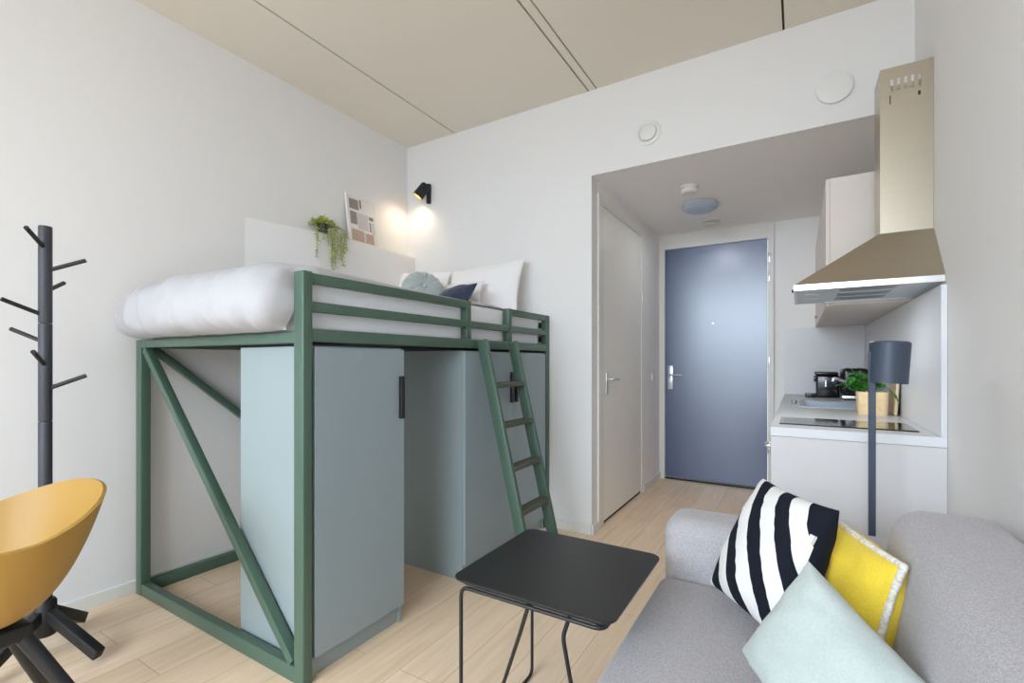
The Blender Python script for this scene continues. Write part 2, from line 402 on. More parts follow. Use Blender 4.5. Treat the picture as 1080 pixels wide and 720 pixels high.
# ------------------------------------------------------------------ loft bed
BX0, BX1, BY0, BY1 = -2.93, -1.55, 1.085, 3.085   # outer faces
W = .045
bed = thing('loft_bed', ((BX0+BX1)/2, (BY0+BY1)/2, 0), 'sage green steel loft bed frame standing in the corner over grey wardrobes', 'bed')
def beam(name, x0, x1, y0, y1, z0, z1, m='green'): return box(name, M[m], bed, x0, x1, y0, y1, z0, z1, .004, 3, 30)
beam('post', BX1-.057, BX1, BY0, BY0+W-.005, 0, 1.535); beam('post', BX1-W, BX1, BY1-W, BY1, 0, 1.53)
beam('post', BX0, BX0+W+.01, BY0, BY0+W, 0, 1.31); beam('post', BX0, BX0+W, BY1-W, BY1, 0, 1.31)
y0, y1 = BY0+W-.005, BY1-W
RT = .026
beam('lower_rail', BX1-.05, BX1-.002, y0, y1, 1.272, 1.322)
beam('middle_rail', BX1-RT-.004, BX1-.004, y0, y1, 1.385, 1.424)
beam('upper_rail', BX1-RT-.004, BX1-.004, y0, 2.124, 1.490, 1.531)
beam('upper_rail', BX1-RT-.004, BX1-.004, 2.565, y1, 1.490, 1.531)
def upright(y): 
    bm = bmesh.new(); add_box(bm, BX1-.046, BX1-.001, y, y+.038, 1.322, 1.385, .003); add_box(bm, BX1-.046, BX1-.001, y, y+.038, 1.385, 1.532, .003)
    return obj('guard_upright', bm, M['green'], bed, 30)
upright(2.088); upright(2.525)
beam('end_top_beam', BX0+W+.01, BX1-W, BY0+.002, BY0+.042, 1.268, 1.310)
beam('end_base_beam', BX0+W+.01, BX1-W, BY0+.002, BY0+.042, 0, .060)
beam('wall_base_beam', BX0, BX0+.042, BY0+W, BY1-W, 0, .060)
beam('wall_top_beam', BX0, BX0+.042, BY0+W, BY1-W, 1.268, 1.310)
beam('far_top_beam', BX0+W, BX1-W, BY1-.042, BY1-.002, 1.268, 1.310)
bm = bmesh.new(); add_beam(bm, (BX0+.075, BY0+.022, 1.262), (BX1-W-.035, BY0+.022, .066), .038, .038, Vector((0, 1, 0)))
obj('diagonal_brace', bm, M['green'], bed, 30)
bm = bmesh.new(); add_beam(bm, (BX0+.021, BY0+W+.03, 1.262), (BX0+.021, 2.55, .066), .036, .036, Vector((1, 0, 0)))
obj('diagonal_brace', bm, M['green'], bed, 30)
box('mattress_base', M['dark'], bed, BX0+.042, BX1-.05, BY0+.042, BY1-.042, 1.285, 1.302, .001)
for z in (1.46, 1.36):                                  # small wall brackets inside the far post
    bm = bmesh.new(); add_box(bm, BX1-.075, BX1-W, BY1-.03, BY1-.008, z-.02, z+.02, .002)
    add_tube(bm, [(BX1-.06, BY1-.03, z), (BX1-.06, BY1-.038, z)], .006, 8)
    obj('corner_bracket', bm, M['black'], bed, 40)

# wardrobes
def wardrobe(label, ya, yb, xb, doors, handles, seam_mat):
    t = thing('wardrobe', ((BX1+xb)/2, (ya+yb)/2, 0), label, 'wardrobe', 'grey wardrobes under the loft bed')
    xf = BX1-.022
    bm = bmesh.new()
    add_box(bm, xb, xf, ya, ya+.018, .0, 1.258, .001); add_box(bm, xb, xf, yb-.018, yb, .0, 1.258, .001)
    add_box(bm, xb, xb+.01, ya+.018, yb-.018, .075, 1.258); add_box(bm, xb+.01, xf, ya+.018, yb-.018, 1.24, 1.258); add_box(bm, xb+.01, xf, ya+.018, yb-.018, .075, .093)
    obj('carcass', bm, M['carc'], t)
    box('plinth', M['carc'], t, xf-.03, xf-.012, ya+.018, yb-.018, 0, .075, .001)
    for (a, b, hy) in doors:
        d = box('door', M['front'], t, xf, BX1-.003, a, b, .083, 1.252, .0015)
        bm = bmesh.new(); x = BX1-.003
        add_box(bm, x, x+.018, hy-.011, hy+.011, .94, 1.132, .002)
        tag(obj('handle', bm, M['black'], d), 'black bar handle')
    return t
wardrobe('single-door grey wardrobe behind the near corner post of the loft bed', 1.135, 1.608, -2.05, [(1.137, 1.606, 1.583)], 0, 0)
wardrobe('double-door grey wardrobe behind the ladder at the far end of the loft bed', 2.071, 3.03, -2.15, [(2.073, 2.576, 2.552), (2.580, 3.028, 2.606)], 0, 0)

# ladder
lad = thing('bed_ladder', (-1.25, 2.34, 0), 'sage green ladder with dark treads leaning on the loft bed', 'ladder')
TOPX, TOPZ, BOTX = -1.512, 1.318, -1.195
for y in (2.177, 2.505):
    bm = bmesh.new(); add_beam(bm, (TOPX, y, TOPZ), (BOTX, y, .012), .026, .062, Vector((0, 1, 0)))
    s = obj('stile', bm, M['green'], lad, 30)
    box('foot_cap', M['black'], s, BOTX-.038, BOTX+.034, y-.015, y+.015, 0, .022, .003)
def lx(z): return TOPX+(TOPZ-z)/(TOPZ)*(BOTX-TOPX)
for z in (1.065, .845, .615, .385, .165):
    x = lx(z)
    box('rung', M['rung'], lad, x-.034, x+.034, 2.190, 2.492, z-.014, z+.014, .006, 3, 30)

# mattress, duvet, pillows
mt = bmesh.new(); add_box(mt, BX0+.01, -1.602, 1.13, 3.03, 1.302, 1.530, .035, 5)
o = obj('mattress', mt, M['matt'], None, 60); tag(o, 'white mattress lying inside the rails of the green loft bed', 'mattress')

def duvet():
    outer = [(2.62, 1.5315), (2.45, 1.556), (2.1, 1.552), (1.8, 1.560), (1.5, 1.570), (1.3, 1.584), (1.17, 1.592), (1.06, 1.578), (.985, 1.535), (.945, 1.47), (.935, 1.41), (.952, 1.355), (1.0, 1.324), (1.07, 1.314)]
    inner = [(2.62, 1.5312), (2.45, 1.5312), (2.1, 1.5312), (1.8, 1.5312), (1.5, 1.5312), (1.3, 1.5312), (1.17, 1.5312), (1.125, 1.522), (1.107, 1.48), (1.098, 1.44), (1.094, 1.40), (1.09, 1.365), (1.088, 1.34), (1.085, 1.318)]
    def dense(c, k=4):
        out = []
        n = len(c)
        for i in range(n-1):
            p0, p1, p2, p3 = (Vector((*c[max(0, min(n-1, i+d))], 0)) for d in (-1, 0, 1, 2))
            for j in range(k):
                t = j/k
                v = .5*((2*p1)+(-p0+p2)*t+(2*p0-5*p1+4*p2-p3)*t*t+(-p0+3*p1-3*p2+p3)*t**3)
                out.append((v.x, v.y))
        return out+[c[-1]]
    O, I = dense(outer), dense(inner); n = len(O); NX = 90
    xa, xb = BX0+.004, -1.605
    bm = bmesh.new(); top, bot = [], []
    for i in range(NX+1):
        xi = -1+2*i/NX; s = math.sin(xi*PI/2)*.35+xi*.65
        x = (xa+xb)/2+s*(xb-xa)/2
        f = max(0, 1-abs(s)**(9 if s < 0 else 13))**(1/2.4)
        tr, br = [], []
        for (a, b) in zip(O, I):
            hang = max(0, min(1, (1.25-a[0])/.2))
            zn = max(-1, min(1, (a[1]-1.45)/.14))
            if s > 0: xin = hang*(.055*abs(zn)**2.2)*max(0, (s-.6)/.4)
            else: xin = -hang*(.17*max(0, (zn+.6)/1.6)**1.6+.02*max(0, -zn)**3)*max(0, (-s-.45)/.55)**1.3
            xx = x-xin
            p = Vector((xx, a[0], a[1])); q = Vector((x if hang < .5 else xx, b[0], b[1]))
            w = noise.noise(Vector((x*5, a[0]*5, a[1]*5)))*.010+noise.noise(Vector((x*13, a[0]*9, a[1]*4)))*.014*(.25+hang)+hang*max(0,(1.42-a[1])/.1)*noise.noise(Vector((x*24, 1.7, a[1]*6)))*.020
            bulge = 1+.12*noise.noise(Vector((x*1.6, 3.1, 0)))*hang - .25*hang*max(0, (-x-2.5))*0
            d = (p-q)
            pp = q+d*f*bulge+d.normalized()*w*f if d.length > 1e-4 else p
            mid = (1-f)*.0
            tr.append(bm.verts.new(pp)); br.append(bm.verts.new(q))
        top.append(tr); bot.append(br)
    for i in range(NX):
        for j in range(n-1):
            bm.faces.new((top[i][j], top[i+1][j], top[i+1][j+1], top[i][j+1]))
            bm.faces.new((bot[i][j], bot[i][j+1], bot[i+1][j+1], bot[i+1][j]))
        bm.faces.new((top[i][0], bot[i][0], bot[i+1][0], top[i+1][0])); bm.faces.new((top[i][-1], top[i+1][-1], bot[i+1][-1], bot[i][-1]))
    for k in (0, NX):
        for j in range(n-1):
            bm.faces.new((top[k][j], top[k][j+1], bot[k][j+1], bot[k][j]))
    bmesh.ops.remove_doubles(bm, verts=bm.verts[:], dist=1e-5)
    return bm
o = obj('duvet', duvet(), M['bedding'], None, 80); tag(o, 'puffy white duvet on the loft bed, bulging over its foot end', 'duvet')

def pillow_bm(T, R, B, L, thick, n=28, pinch=.07, wr=.004, seed=0, power=.5, front=1.0):
    """pillow on quad T(op-left) R(top-right) B(bottom-right) L(bottom-left); uv u: L/T -> R/B, v: 1 at top"""
    T, R, B, L = (Vector(p) for p in (T, R, B, L))
    nrm = ((R-T).cross(L-T)).normalized(); ctr = (T+R+B+L)/4
    bm = bmesh.new(); uvl = bm.loops.layers.uv.new('UVMap')
    grids = []; uvs = {}
    for side in (1, -1):
        g = []
        for j in range(n+1):
            row = []
            for i in range(n+1):
                u, v = math.sin((2*i/n-1)*PI/2), math.sin((2*j/n-1)*PI/2)
                if side == -1 and (i in (0, n) or j in (0, n)):
                    row.append(grids[0][j][i]); continue
                pu = u*(1-pinch*(1-v*v)*abs(u)**2); pv = v*(1-pinch*(1-u*u)*abs(v)**2)
                a, b = (pu+1)/2, (pv+1)/2
                p = (1-b)*((1-a)*T+a*R)+b*((1-a)*L+a*B)
                h = thick*(front if side == -1 else 1)*((1-abs(u)**2.2)*(1-abs(v)**2.2))**power
                w = noise.noise(Vector((u*2.3+seed, v*2.3, side*3)))*wr*2 + noise.noise(Vector((u*6+seed, v*6, side)))*wr
                q = p+side*nrm*(h+w*min(1, h/thick*3))
                vt = bm.verts.new(q); uvs[vt] = ((u+1)/2, 1-(v+1)/2); row.append(vt)
            g.append(row)
        grids.append(g)
    for k, g in enumerate(grids):
        for j in range(n):
            for i in range(n):
                vs = (g[j][i], g[j][i+1], g[j+1][i+1], g[j+1][i])
                f = bm.faces.new(vs if k == 0 else vs[::-1])
                for lp in f.loops: lp[uvl].uv = uvs[lp.vert]
    return bm, grids, nrm

def pillow(name, T, R, B, L, thick, m, label, cat='pillow', group=None, **k):
    bm, g, n = pillow_bm(T, R, B, L, thick, **k)
    o = obj(name, bm, m, None, 80); tag(o, label, cat, group)
    return o
# white pillows standing against the far wall
def wall_pillow(x0, x1, zt, zb, yt, yb, label, dz=0, thick=.07, **k):
    return pillow('bed_pillow', (x0, yt, zt-dz), (x1, yt, zt+dz), (x1, yb, zb), (x0, yb, zb), thick, M['linen'], label, 'pillow', 'white bed pillows', **k)
wall_pillow(-2.36, -1.70, 1.93, 1.555, 2.985, 2.87, 'white pillow leaning on the far wall, nearest the far post of the bed', .02, seed=2, pinch=.05)
wall_pillow(-2.90, -2.36, 1.93, 1.56, 2.965, 2.85, 'white pillow leaning in the corner of the bed under the wall lamp', -.02, seed=5, pinch=.05)
pillow('bed_pillow', (-2.34, 2.79, 1.77), (-1.92, 2.79, 1.78), (-1.90, 2.70, 1.58), (-2.36, 2.70, 1.58), .04, M['linen'], 'crumpled white pillow lying behind the navy cushion on the bed', 'pillow', 'white bed pillows', seed=9, wr=.012)
o = pillow('cushion', (-2.14, 2.60, 1.690), (-1.845, 2.60, 1.725), (-1.84, 2.48, 1.575), (-2.16, 2.48, 1.575), .045, M['navyf'], 'navy blue velvet cushion on the loft bed behind the railing', 'cushion', seed=3, wr=.003)
# round pleated velvet cushion
def round_cushion():
    bm = bmesh.new(); n = 72; rings = []
    prof = [(.012, .050), (.03, .066), (.07, .074), (.11, .066), (.14, .045), (.152, .0), (.14, -.045), (.11, -.066), (.07, -.074), (.03, -.066), (.012, -.05)]
    for r, z in prof:
        rg = []
        for k in range(n):
            a = 2*PI*k/n; pl = 1+.10*math.sin(16*a)*(r/.152)
            rg.append(bm.verts.new((r*math.cos(a), r*math.sin(a), z*pl)))
        rings.append(rg)
    for a, b in zip(rings, rings[1:]):
        for k in range(n): bm.faces.new((a[k], a[(k+1) % n], b[(k+1) % n], b[k]))
    bm.faces.new(rings[0][::-1]); bm.faces.new(rings[-1])
    mx = Matrix.Translation((-2.285, 2.55, 1.70))@rot_to((.74, -.45, .50))
    bmesh.ops.transform(bm, matrix=mx, verts=bm.verts[:])
    return bm, mx
t = thing('round_cushion', (-2.245, 2.60, 1.56), 'round pleated grey-teal velvet cushion on the loft bed', 'cushion')
bm, mx = round_cushion(); obj('cushion_body', bm, M['tealf'], t, 80)
bm = bmesh.new(); add_lathe(bm, [(0, .072), (.012, .068), (.018, .058), (.0, .050)], n=16, mtx=mx); obj('button', bm, M['tealf'], t, 80)

# wall ledge, plant and picture
box_l = bmesh.new()
pl = [(XL, 3.085), (-2.862, 3.085), (-2.862, 2.13), (XL, 1.66)]      # the ledge tapers back to the wall at its near end
lo = [box_l.verts.new((x, y, 1.60)) for x, y in pl]; hi = [box_l.verts.new((x, y, 2.10)) for x, y in pl]
box_l.faces.new(lo[::-1]); box_l.faces.new(hi)
for k in range(4): box_l.faces.new((lo[k], lo[(k+1) % 4], hi[(k+1) % 4], hi[k]))
tag(obj('wall_ledge', box_l, M['wall']), 'white boxed ledge along the left wall above the bed', 'ledge')

pc = thing('picture_frame', (-2.87, 2.55, 2.10), 'pale picture with grey and brown blocks leaning on the white ledge', 'picture')
lean = Matrix.Translation((-2.882, 2.555, 2.10))@Matrix.Rotation(-math.radians(8), 4, 'Y')
bm = bmesh.new(); w, h = .145, .385
for a in ((-w, -w+.01, 0, h), (w-.01, w, 0, h), (-w+.01, w-.01, 0, .01), (-w+.01, w-.01, h-.01, h)):
    add_box(bm, -.015, .004, a[0], a[1], a[2], a[3], .001, 1, 0, lean)
obj('frame', bm, M['trimw'], pc)
bm = bmesh.new(); add_box(bm, -.012, 0, -w+.01, w-.01, .01, h-.01, 0, 1, 0, lean)
for (a, b, c, d, mi) in ((-.118, -.03, .27, .35, 1), (-.118, -.055, .15, .25, 1), (-.05, .055, .12, .25, 2), (.065, .080, .12, .20, 1), (-.118, .0, .02, .11, 3), (.005, .10, .02, .10, 3), (-.02, .0, .29, .36, 1), (.065, .112, .215, .245, 1), (.085, .115, .10, .20, 2), (.0, .02, .03, .11, 0)):
    add_box(bm, 0, .0008, a, b, c, d, 0, 1, mi, lean)
obj('print', bm, [M['paper'], M['ink'], M['ink2'], M['ink3']], pc)

def leaf_bm(bm, base, d, up, L, Wd, fold=.25, curl=.3, seg=4):
    d = Vector(d).normalized(); up = Vector(up); s = d.cross(up)
    if s.length < 1e-4: s = d.cross(Vector((1, 0, .1)))
    s.normalize(); nrm = s.cross(d).normalized()
    L3, M3, R3 = [], [], []
    for i in range(seg+1):
        t = i/seg; w = Wd*math.sin(PI*min(1, t*.92+.06))**.8
        c = Vector(base)+d*L*t-nrm*curl*L*t*t
        M3.append(bm.verts.new(c)); L3.append(bm.verts.new(c+s*w/2+nrm*fold*w/2)); R3.append(bm.verts.new(c-s*w/2+nrm*fold*w/2))
    for i in range(seg):
        bm.faces.new((L3[i], M3[i], M3[i+1], L3[i+1])); bm.faces.new((M3[i], R3[i], R3[i+1], M3[i+1]))

tp = thing('trailing_plant', (-2.907, 2.19, 2.10), 'lime green trailing plant in a small black pot on the white ledge', 'plant')
bm = bmesh.new(); add_lathe(bm, [(0, 2.10), (.032, 2.10), (.042, 2.165), (.043, 2.175), (.038, 2.175), (.036, 2.16), (0, 2.16)], -2.907, 2.19, 24)
obj('pot', bm, M['black'], tp, 40)
vb, fb = bmesh.new(), bmesh.new(); rnd = random.Random(11)
for k in range(80):                                   # bushy crown spilling over the pot
    a = rnd.uniform(0, 2*PI); r = rnd.uniform(.0, .075)
    p = Vector((-2.907+r*math.cos(a)*.7, 2.20+r*math.sin(a)*1.5, 2.165+rnd.uniform(0, .075)*(1-r/.1)))
    for q in range(3):
        dr = Vector((math.cos(a)+rnd.uniform(-.9, .9), math.sin(a)+rnd.uniform(-.9, .9), rnd.uniform(-.2, .9)))
        leaf_bm(fb, p, dr, (0, 0, 1), rnd.uniform(.022, .036), rnd.uniform(.014, .02))
for k, (yy, ln) in enumerate([(2.095, .21), (2.10, .10), (2.19, .12), (2.215, .22), (2.235, .27), (2.25, .26), (2.275, .17), (2.30, .20), (2.315, .22), (2.33, .15), (2.345, .12), (2.16, .07)]):
    pts = [(-2.907, 2.19+(yy-2.19)*.3, 2.165), (-2.868, 2.19+(yy-2.19)*.8, 2.175), (-2.850, yy, 2.15)]
    z = 2.15; y = yy
    while z > 2.15-ln:
        z -= .022; y += rnd.uniform(-.004, .005)
        pts.append((-2.850+rnd.uniform(-.004, .006), y, z))
        for sgn in (-1, 1):
            leaf_bm(fb, pts[-1], (rnd.uniform(.1, .8), sgn*rnd.uniform(.4, 1), rnd.uniform(-.9, .1)), (0, 0, 1), rnd.uniform(.016, .026), rnd.uniform(.011, .016))
    add_tube(vb, pts, .0016, 5)
obj('vines', vb, M['stem'], tp, 60); obj('foliage', fb, M['lime'], tp)

# warm wall lamp in the corner
wl = thing('wall_lamp', (-2.69, YF, 2.62), 'small black wall lamp glowing warm above the bed in the corner', 'lamp')
bm = bmesh.new(); add_tube(bm, [(-2.69, YF-.018, 2.54), (-2.69, YF-.018, 2.702)], .018, 16); add_box(bm, -2.705, -2.675, YF-.012, YF, 2.54, 2.70, .002)
obj('wall_bracket', bm, M['black'], wl, 40)
hm = Matrix.Translation((-2.718, YF-.078, 2.625))@rot_to((-.50, -.34, -.80))
bm = bmesh.new(); add_lathe(bm, [(.0, -.078), (.030, -.076), (.042, -.062), (.046, .05), (.043, .05), (.041, -.045), (0, -.047)], n=28, mtx=hm)
obj('lamp_head', bm, M['black'], wl, 40)
bm = bmesh.new(); add_lathe(bm, [(.040, -.043), (.0425, .049), (.042, .049), (.0395, -.043)], n=28, mtx=hm); obj('reflector', bm, M['gold'], wl, 40)
bm = bmesh.new(); add_lathe(bm, [(0, .034), (.016, .028), (.022, .012), (.018, -.01), (.010, -.05), (0, -.05)], n=20, mtx=hm); obj('bulb', bm, M['lampglow'], wl, 60)

# ------------------------------------------------------------------ coat rack
CRX, CRY = -2.655, .672
cr = thing('coat_rack', (CRX, CRY, 0), 'dark charcoal tree coat stand with slanted pegs at the left wall', 'coat rack')
bm = bmesh.new()
for a, b in ((.10, .952), (.954, 1.355), (1.357, 1.755)): add_lathe(bm, [(0, a), (.021, a), (.022, a+.003), (.022, b-.003), (.021, b), (0, b)], CRX, CRY, 24)
obj('pole', bm, M['rack'], cr, 40)
bm = bmesh.new(); add_lathe(bm, [(0, .075), (.034, .075), (.036, .08), (.036, .21), (.030, .22), (0, .22)], CRX, CRY, 24); obj('hub', bm, M['blackwood'], cr, 40)
right = Vector((.245, .969, 0)); toward = Vector((.969, -.245, 0))   # around the pole: along the wall, into the room
for (z, lat, dep, ln) in ((1.665, -.41, .91, .115), (1.575, .9, .3, .115), (1.49, .45, -.9, .115), (1.39, -.93, .3, .115), (1.28, -.74, -.6, .115), (1.185, -.26, .96, .115), (1.087, .93, .3, .115)):
    d = (right*lat+toward*dep).normalized(); p = Vector((CRX, CRY, z))
    e = p+d*(ln+.014)+Vector((0, 0, .052))
    bm = bmesh.new(); add_tube(bm, [p+d*.008, e], [.0085, .0085], 12); obj('peg', bm, M['blackwood'], cr, 40)
for (ex, ey) in ((-2.395, .765), (-2.80, .835), (-2.52, .43), (-2.85, .47)):
    p = Vector((CRX, CRY, .165)); e = Vector((ex, ey, .028)); d = (e-p); d.z = 0; d.normalize()
    bm = bmesh.new(); add_beam(bm, p+d*.02, e, .036, .044, Vector((0, 0, 1)).cross(d), .004)
    for v in bm.verts:
        if v.co.z < .001: v.co.z = .0
    obj('leg', bm, M['blackwood'], cr, 30)

# ------------------------------------------------------------------ shell chair
CHX, CHY = -2.05, .385
ch = thing('shell_armchair', (CHX, CHY, 0), 'mustard yellow shell armchair with black wooden legs', 'chair', rotz=math.radians(4))
def shell():
    bm = bmesh.new(); NA, NR = 72, 18
    def rim(a):            # a=0 -> +x arm, pi/2 -> back, 3pi/2 -> front
        s = math.sin(a); c = math.cos(a)
        back = max(0, s)
        h = .70+.095*max(0, (s-.05)/.95)**1.3 if s > .05 else (.70 if s > -.35 else .70-.235*min(1, ((-s-.35)/.5))**1.2)
        rx = .285; ry = .265 if s > 0 else .24
        return Vector((rx*abs(c)**.95*(1 if c > 0 else -1), ry*abs(s)**.95*(1 if s > 0 else -1), h))
    def surf(a, t):        # t 0 centre bottom -> 1 rim
        R = rim(a); f = t**.72
        base = Vector((0, .0, .425))
        s = math.sin(a)
        rr = f if t < 1 else 1
        zt = t**2.2
        # wall leans outward: lower radius smaller
        k = t**.8
        return Vector((R.x*k, R.y*k, base.z+(R.z-base.z)*zt))
    def make(off):
        g = []
        for i in range(NA):
            a = 2*PI*i/NA; g.append([surf(a, j/NR) for j in range(1, NR+1)])
        return g
    g = make(0); TH = .010
    ctr_o = bm.verts.new((0, 0, .415)); ctr_i = bm.verts.new((0, 0, .425))
    outer, inner = [], []
    for i in range(NA):
        oi, ii = [], []
        for j in range(NR):
            p = g[i][j]
            pa, pb = g[(i+1) % NA][j], g[i-1][j]; pc = g[i][min(j+1, NR-1)]; pd = g[i][max(j-1, 0)]
            n = (pa-pb).cross(pc-pd)
            n = n.normalized() if n.length > 1e-9 else Vector((0, 0, 1))
            if n.dot(Vector((0, 0, .9))-p) < 0: n = -n
            oi.append(bm.verts.new(p-n*TH/2)); ii.append(bm.verts.new(p+n*TH/2))
        outer.append(oi); inner.append(ii)
    for i in range(NA):
        k = (i+1) % NA
        bm.faces.new((ctr_o, outer[k][0], outer[i][0])); bm.faces.new((ctr_i, inner[i][0], inner[k][0]))
        for j in range(NR-1):
            bm.faces.new((outer[i][j], outer[k][j], outer[k][j+1], outer[i][j+1]))
            bm.faces.new((inner[i][j], inner[i][j+1], inner[k][j+1], inner[k][j]))
        bm.faces.new((outer[i][-1], outer[k][-1], inner[k][-1], inner[i][-1]))
    return bm
obj('seat_shell', shell(), M['mustard'], ch, 50, 'local')
bm = bmesh.new(); add_box(bm, -.085, .085, -.085, .085, .365, .414, .012, 3); obj('under_frame', bm, M['blackwood'], ch, 30, 'local')
for sx in (-1, 1):
    for sy in (-1, 1):
        bm = bmesh.new(); add_tube(bm, [(sx*.055, sy*.055, .40), (sx*.14, sy*.14, .20), (sx*.225, sy*.225, .0)], [.021, .019, .014], 14)
        obj('leg', bm, M['blackwood'], ch, 40, 'local')

# ------------------------------------------------------------------ side table
TX0, TX1, TY0, TY1, TZ = -.90, -.392, 1.125, 1.618, .55
tb = thing('side_table', ((TX0+TX1)/2, (TY0+TY1)/2, 0), 'black square side table on bent wire legs in front of the sofa', 'table')
def rrect(x0, x1, y0, y1, r, n=8):
    out = []
    for (cx, cy, a0) in ((x1-r, y1-r, 0), (x0+r, y1-r, PI/2), (x0+r, y0+r, PI), (x1-r, y0+r, 1.5*PI)):
        for i in range(n+1):
            a = a0+PI/2*i/n; out.append((cx+r*math.cos(a), cy+r*math.sin(a)))
    return out
def add_plate(bm, rings, mi=None):
    rs = [[bm.verts.new((x, y, z)) for x, y in pts] for pts, z in rings]
    for i, (a, b) in enumerate(zip(rs, rs[1:])):
        for k in range(len(a)): bm.faces.new((a[k], a[(k+1) % len(a)], b[(k+1) % len(a)], b[k]))
    bm.faces.new(rs[0][::-1]); bm.faces.new(rs[-1])
bm = bmesh.new()
add_plate(bm, [(rrect(TX0+.003, TX1-.003, TY0+.003, TY1-.003, .035), TZ-.008), (rrect(TX0, TX1, TY0, TY1, .038), TZ-.005), (rrect(TX0, TX1, TY0, TY1, .038), TZ-.001), (rrect(TX0+.0015, TX1-.0015, TY0+.0015, TY1-.0015, .037), TZ)])
obj('tabletop', bm, M['blackmat'], tb, 30)
bm = bmesh.new()
add_plate(bm, [(rrect(TX0+.022, TX1-.022, TY0+.022, TY1-.022, .03), TZ-.024), (rrect(TX0+.005, TX1-.005, TY0+.005, TY1-.005, .035), TZ-.009), (rrect(TX0+.005, TX1-.005, TY0+.005, TY1-.005, .035), TZ-.008)])
obj('bevelled_rim', bm, M['tablerim'], tb, 30)
fz = TZ-.0295
def wire(pts, name='leg', r=.006, f=.03):
    bm = bmesh.new(); add_tube(bm, fillet(pts, f), r, 10); return obj(name, bm, M['black'], tb, 40)
wire([(TX0+.028, TY0+.018, .006), (TX0+.028, TY0+.018, fz), (TX1-.03, TY0+.018, fz), (TX1-.03, TY1-.03, fz), (TX0+.028, TY1-.03, fz), (TX0+.028, TY1-.03, .006), (TX0+.028, TY0+.048, .006)], 'loop_frame')
wire([(-.53, 1.19, fz), (-.557, 1.19, .440), (-.47, 1.19, .012)], f=.02)
wire([(-.645, TY0+.03, fz), (-.70, 1.20, .40), (-.89, 1.36, .012)], f=.02)
wire([(-.89, 1.36, .006), (-.62, 1.36, .006), (-.47, 1.19, .006)], 'floor_bar', f=.02)

# ------------------------------------------------------------------ sofa
SX0, SX1, SY0, SY1 = -.432, .475, -.12, 2.0
sf = thing('sofa', ((SX0+SX1)/2, (SY0+SY1)/2, 0), 'heather grey upholstered sofa along the right wall', 'sofa')
def soft_box(name, x0, x1, y0, y1, z0, z1, r, seg=6, sub=None, crown=0, m='sofa', shear=None):
    bm = bmesh.new(); add_box(bm, x0, x1, y0, y1, z0, z1, r, seg)
    if shear:
        for v in bm.verts: shear(v.co)
    return obj(name, bm, M[m], sf, 60)
soft_box('base', SX0+.03, SX1-.01, SY0+.02, SY1-.02, .10, .27, .02, 3)
soft_box('seat_cushion', SX0, .24, SY0+.21, 1.772, .265, .425, .038, 6)
soft_box('armrest', SX0+.002, SX1, 1.772, SY1, .11, .625, .062, 8)
soft_box('armrest', SX0+.002, SX1, SY0, SY0+.21, .11, .625, .062, 8)
def lean_back(co):
    t = (co.z-.42)/.36
    if co.x < .3: co.x += -.07*(1-max(0, min(1, t)))
soft_box('backrest', .235, SX1, SY0+.211, 1.771, .272, .785, .066, 10, shear=lean_back)
for x in (SX0+.10, SX1-.08):
    for y in (SY0+.12, SY1-.12):
        bm = bmesh.new(); add_tube(bm, [(x, y, .105), (x, y, 0)], [.022, .015], 14); obj('leg', bm, M['blackwood'], sf, 40)

# sofa cushions
def sofa_cushion(label, T, R, B, L, thick, m, **k):
    return T, R, B, L
T, R, B, L = (-.097, 1.725, .822), (.092, 1.515, .806), (-.005, 1.385, .455), (-.245, 1.65, .478)
o = pillow('sofa_cushion', T, R, B, L, .075, M['stripe'], 'black and white striped cushion leaning on the sofa arm', 'cushion', 'sofa cushions', pinch=.05, wr=.004, seed=1, power=.42)
Tm = Vector(R)+(Vector(B)-Vector(R))*.26+(Vector(T)-Vector(R))*.07
n1 = ((Vector(R)-Vector(T)).cross(Vector(L)-Vector(T))).normalized()
if n1.y > 0: n1 = -n1
bm = bmesh.new(); p = Tm+n1*.036
ex = (Vector(R)-Vector(T)).normalized(); ez = (Vector(L)-Vector(T)).normalized()
mtx = Matrix(((ex.x, ez.x, n1.x, p.x), (ex.y, ez.y, n1.y, p.y), (ex.z, ez.z, n1.z, p.z), (0, 0, 0, 1)))
add_box(bm, -.007, .007, -.012, .012, -.006, .006, .001, 1, 0, mtx); obj('care_tag', bm, M['plastic'], o)

T, R, B, L = (.060, 1.750, .745), (.207, 1.41, .722), (.147, 1.395, .455), (.020, 1.745, .46)
bm, g, nn = pillow_bm(T, R, B, L, .115, pinch=.07, wr=.005, seed=4, power=.45, front=.6)
edge = [[v.co.copy() for v in g[0][0]], [row[-1].co.copy() for row in g[0]], [v.co.copy() for v in g[0][-1]][::-1], [row[0].co.copy() for row in g[0]][::-1]]
o = obj('sofa_cushion', bm, M['yellow'], None, 80); tag(o, 'yellow cushion with a cream fringed edge behind the striped one on the sofa', 'cushion', 'sofa cushions')
loop = [p for e in edge for p in e[:-1]]; rnd = random.Random(3)
fb = bmesh.new(); nl = len(loop)
ring = []
for i, p in enumerate(loop):
    rr = .0075+.002*rnd.random(); c = p+(p-(Vector(T)+Vector(R)+Vector(B)+Vector(L))/4).normalized()*.004
    tdir = (loop[(i+1) % nl]-loop[i-1]).normalized(); a = nn; b = tdir.cross(nn).normalized()
    ring.append([fb.verts.new(c+rr*(math.cos(2*PI*k/8)*a+math.sin(2*PI*k/8)*b)) for k in range(8)])
for i in range(nl):
    q, w = ring[i], ring[(i+1) % nl]
    for k in range(8): fb.faces.new((q[k], q[(k+1) % 8], w[(k+1) % 8], w[k]))
obj('fringe', fb, M['fringe'], o, 80)

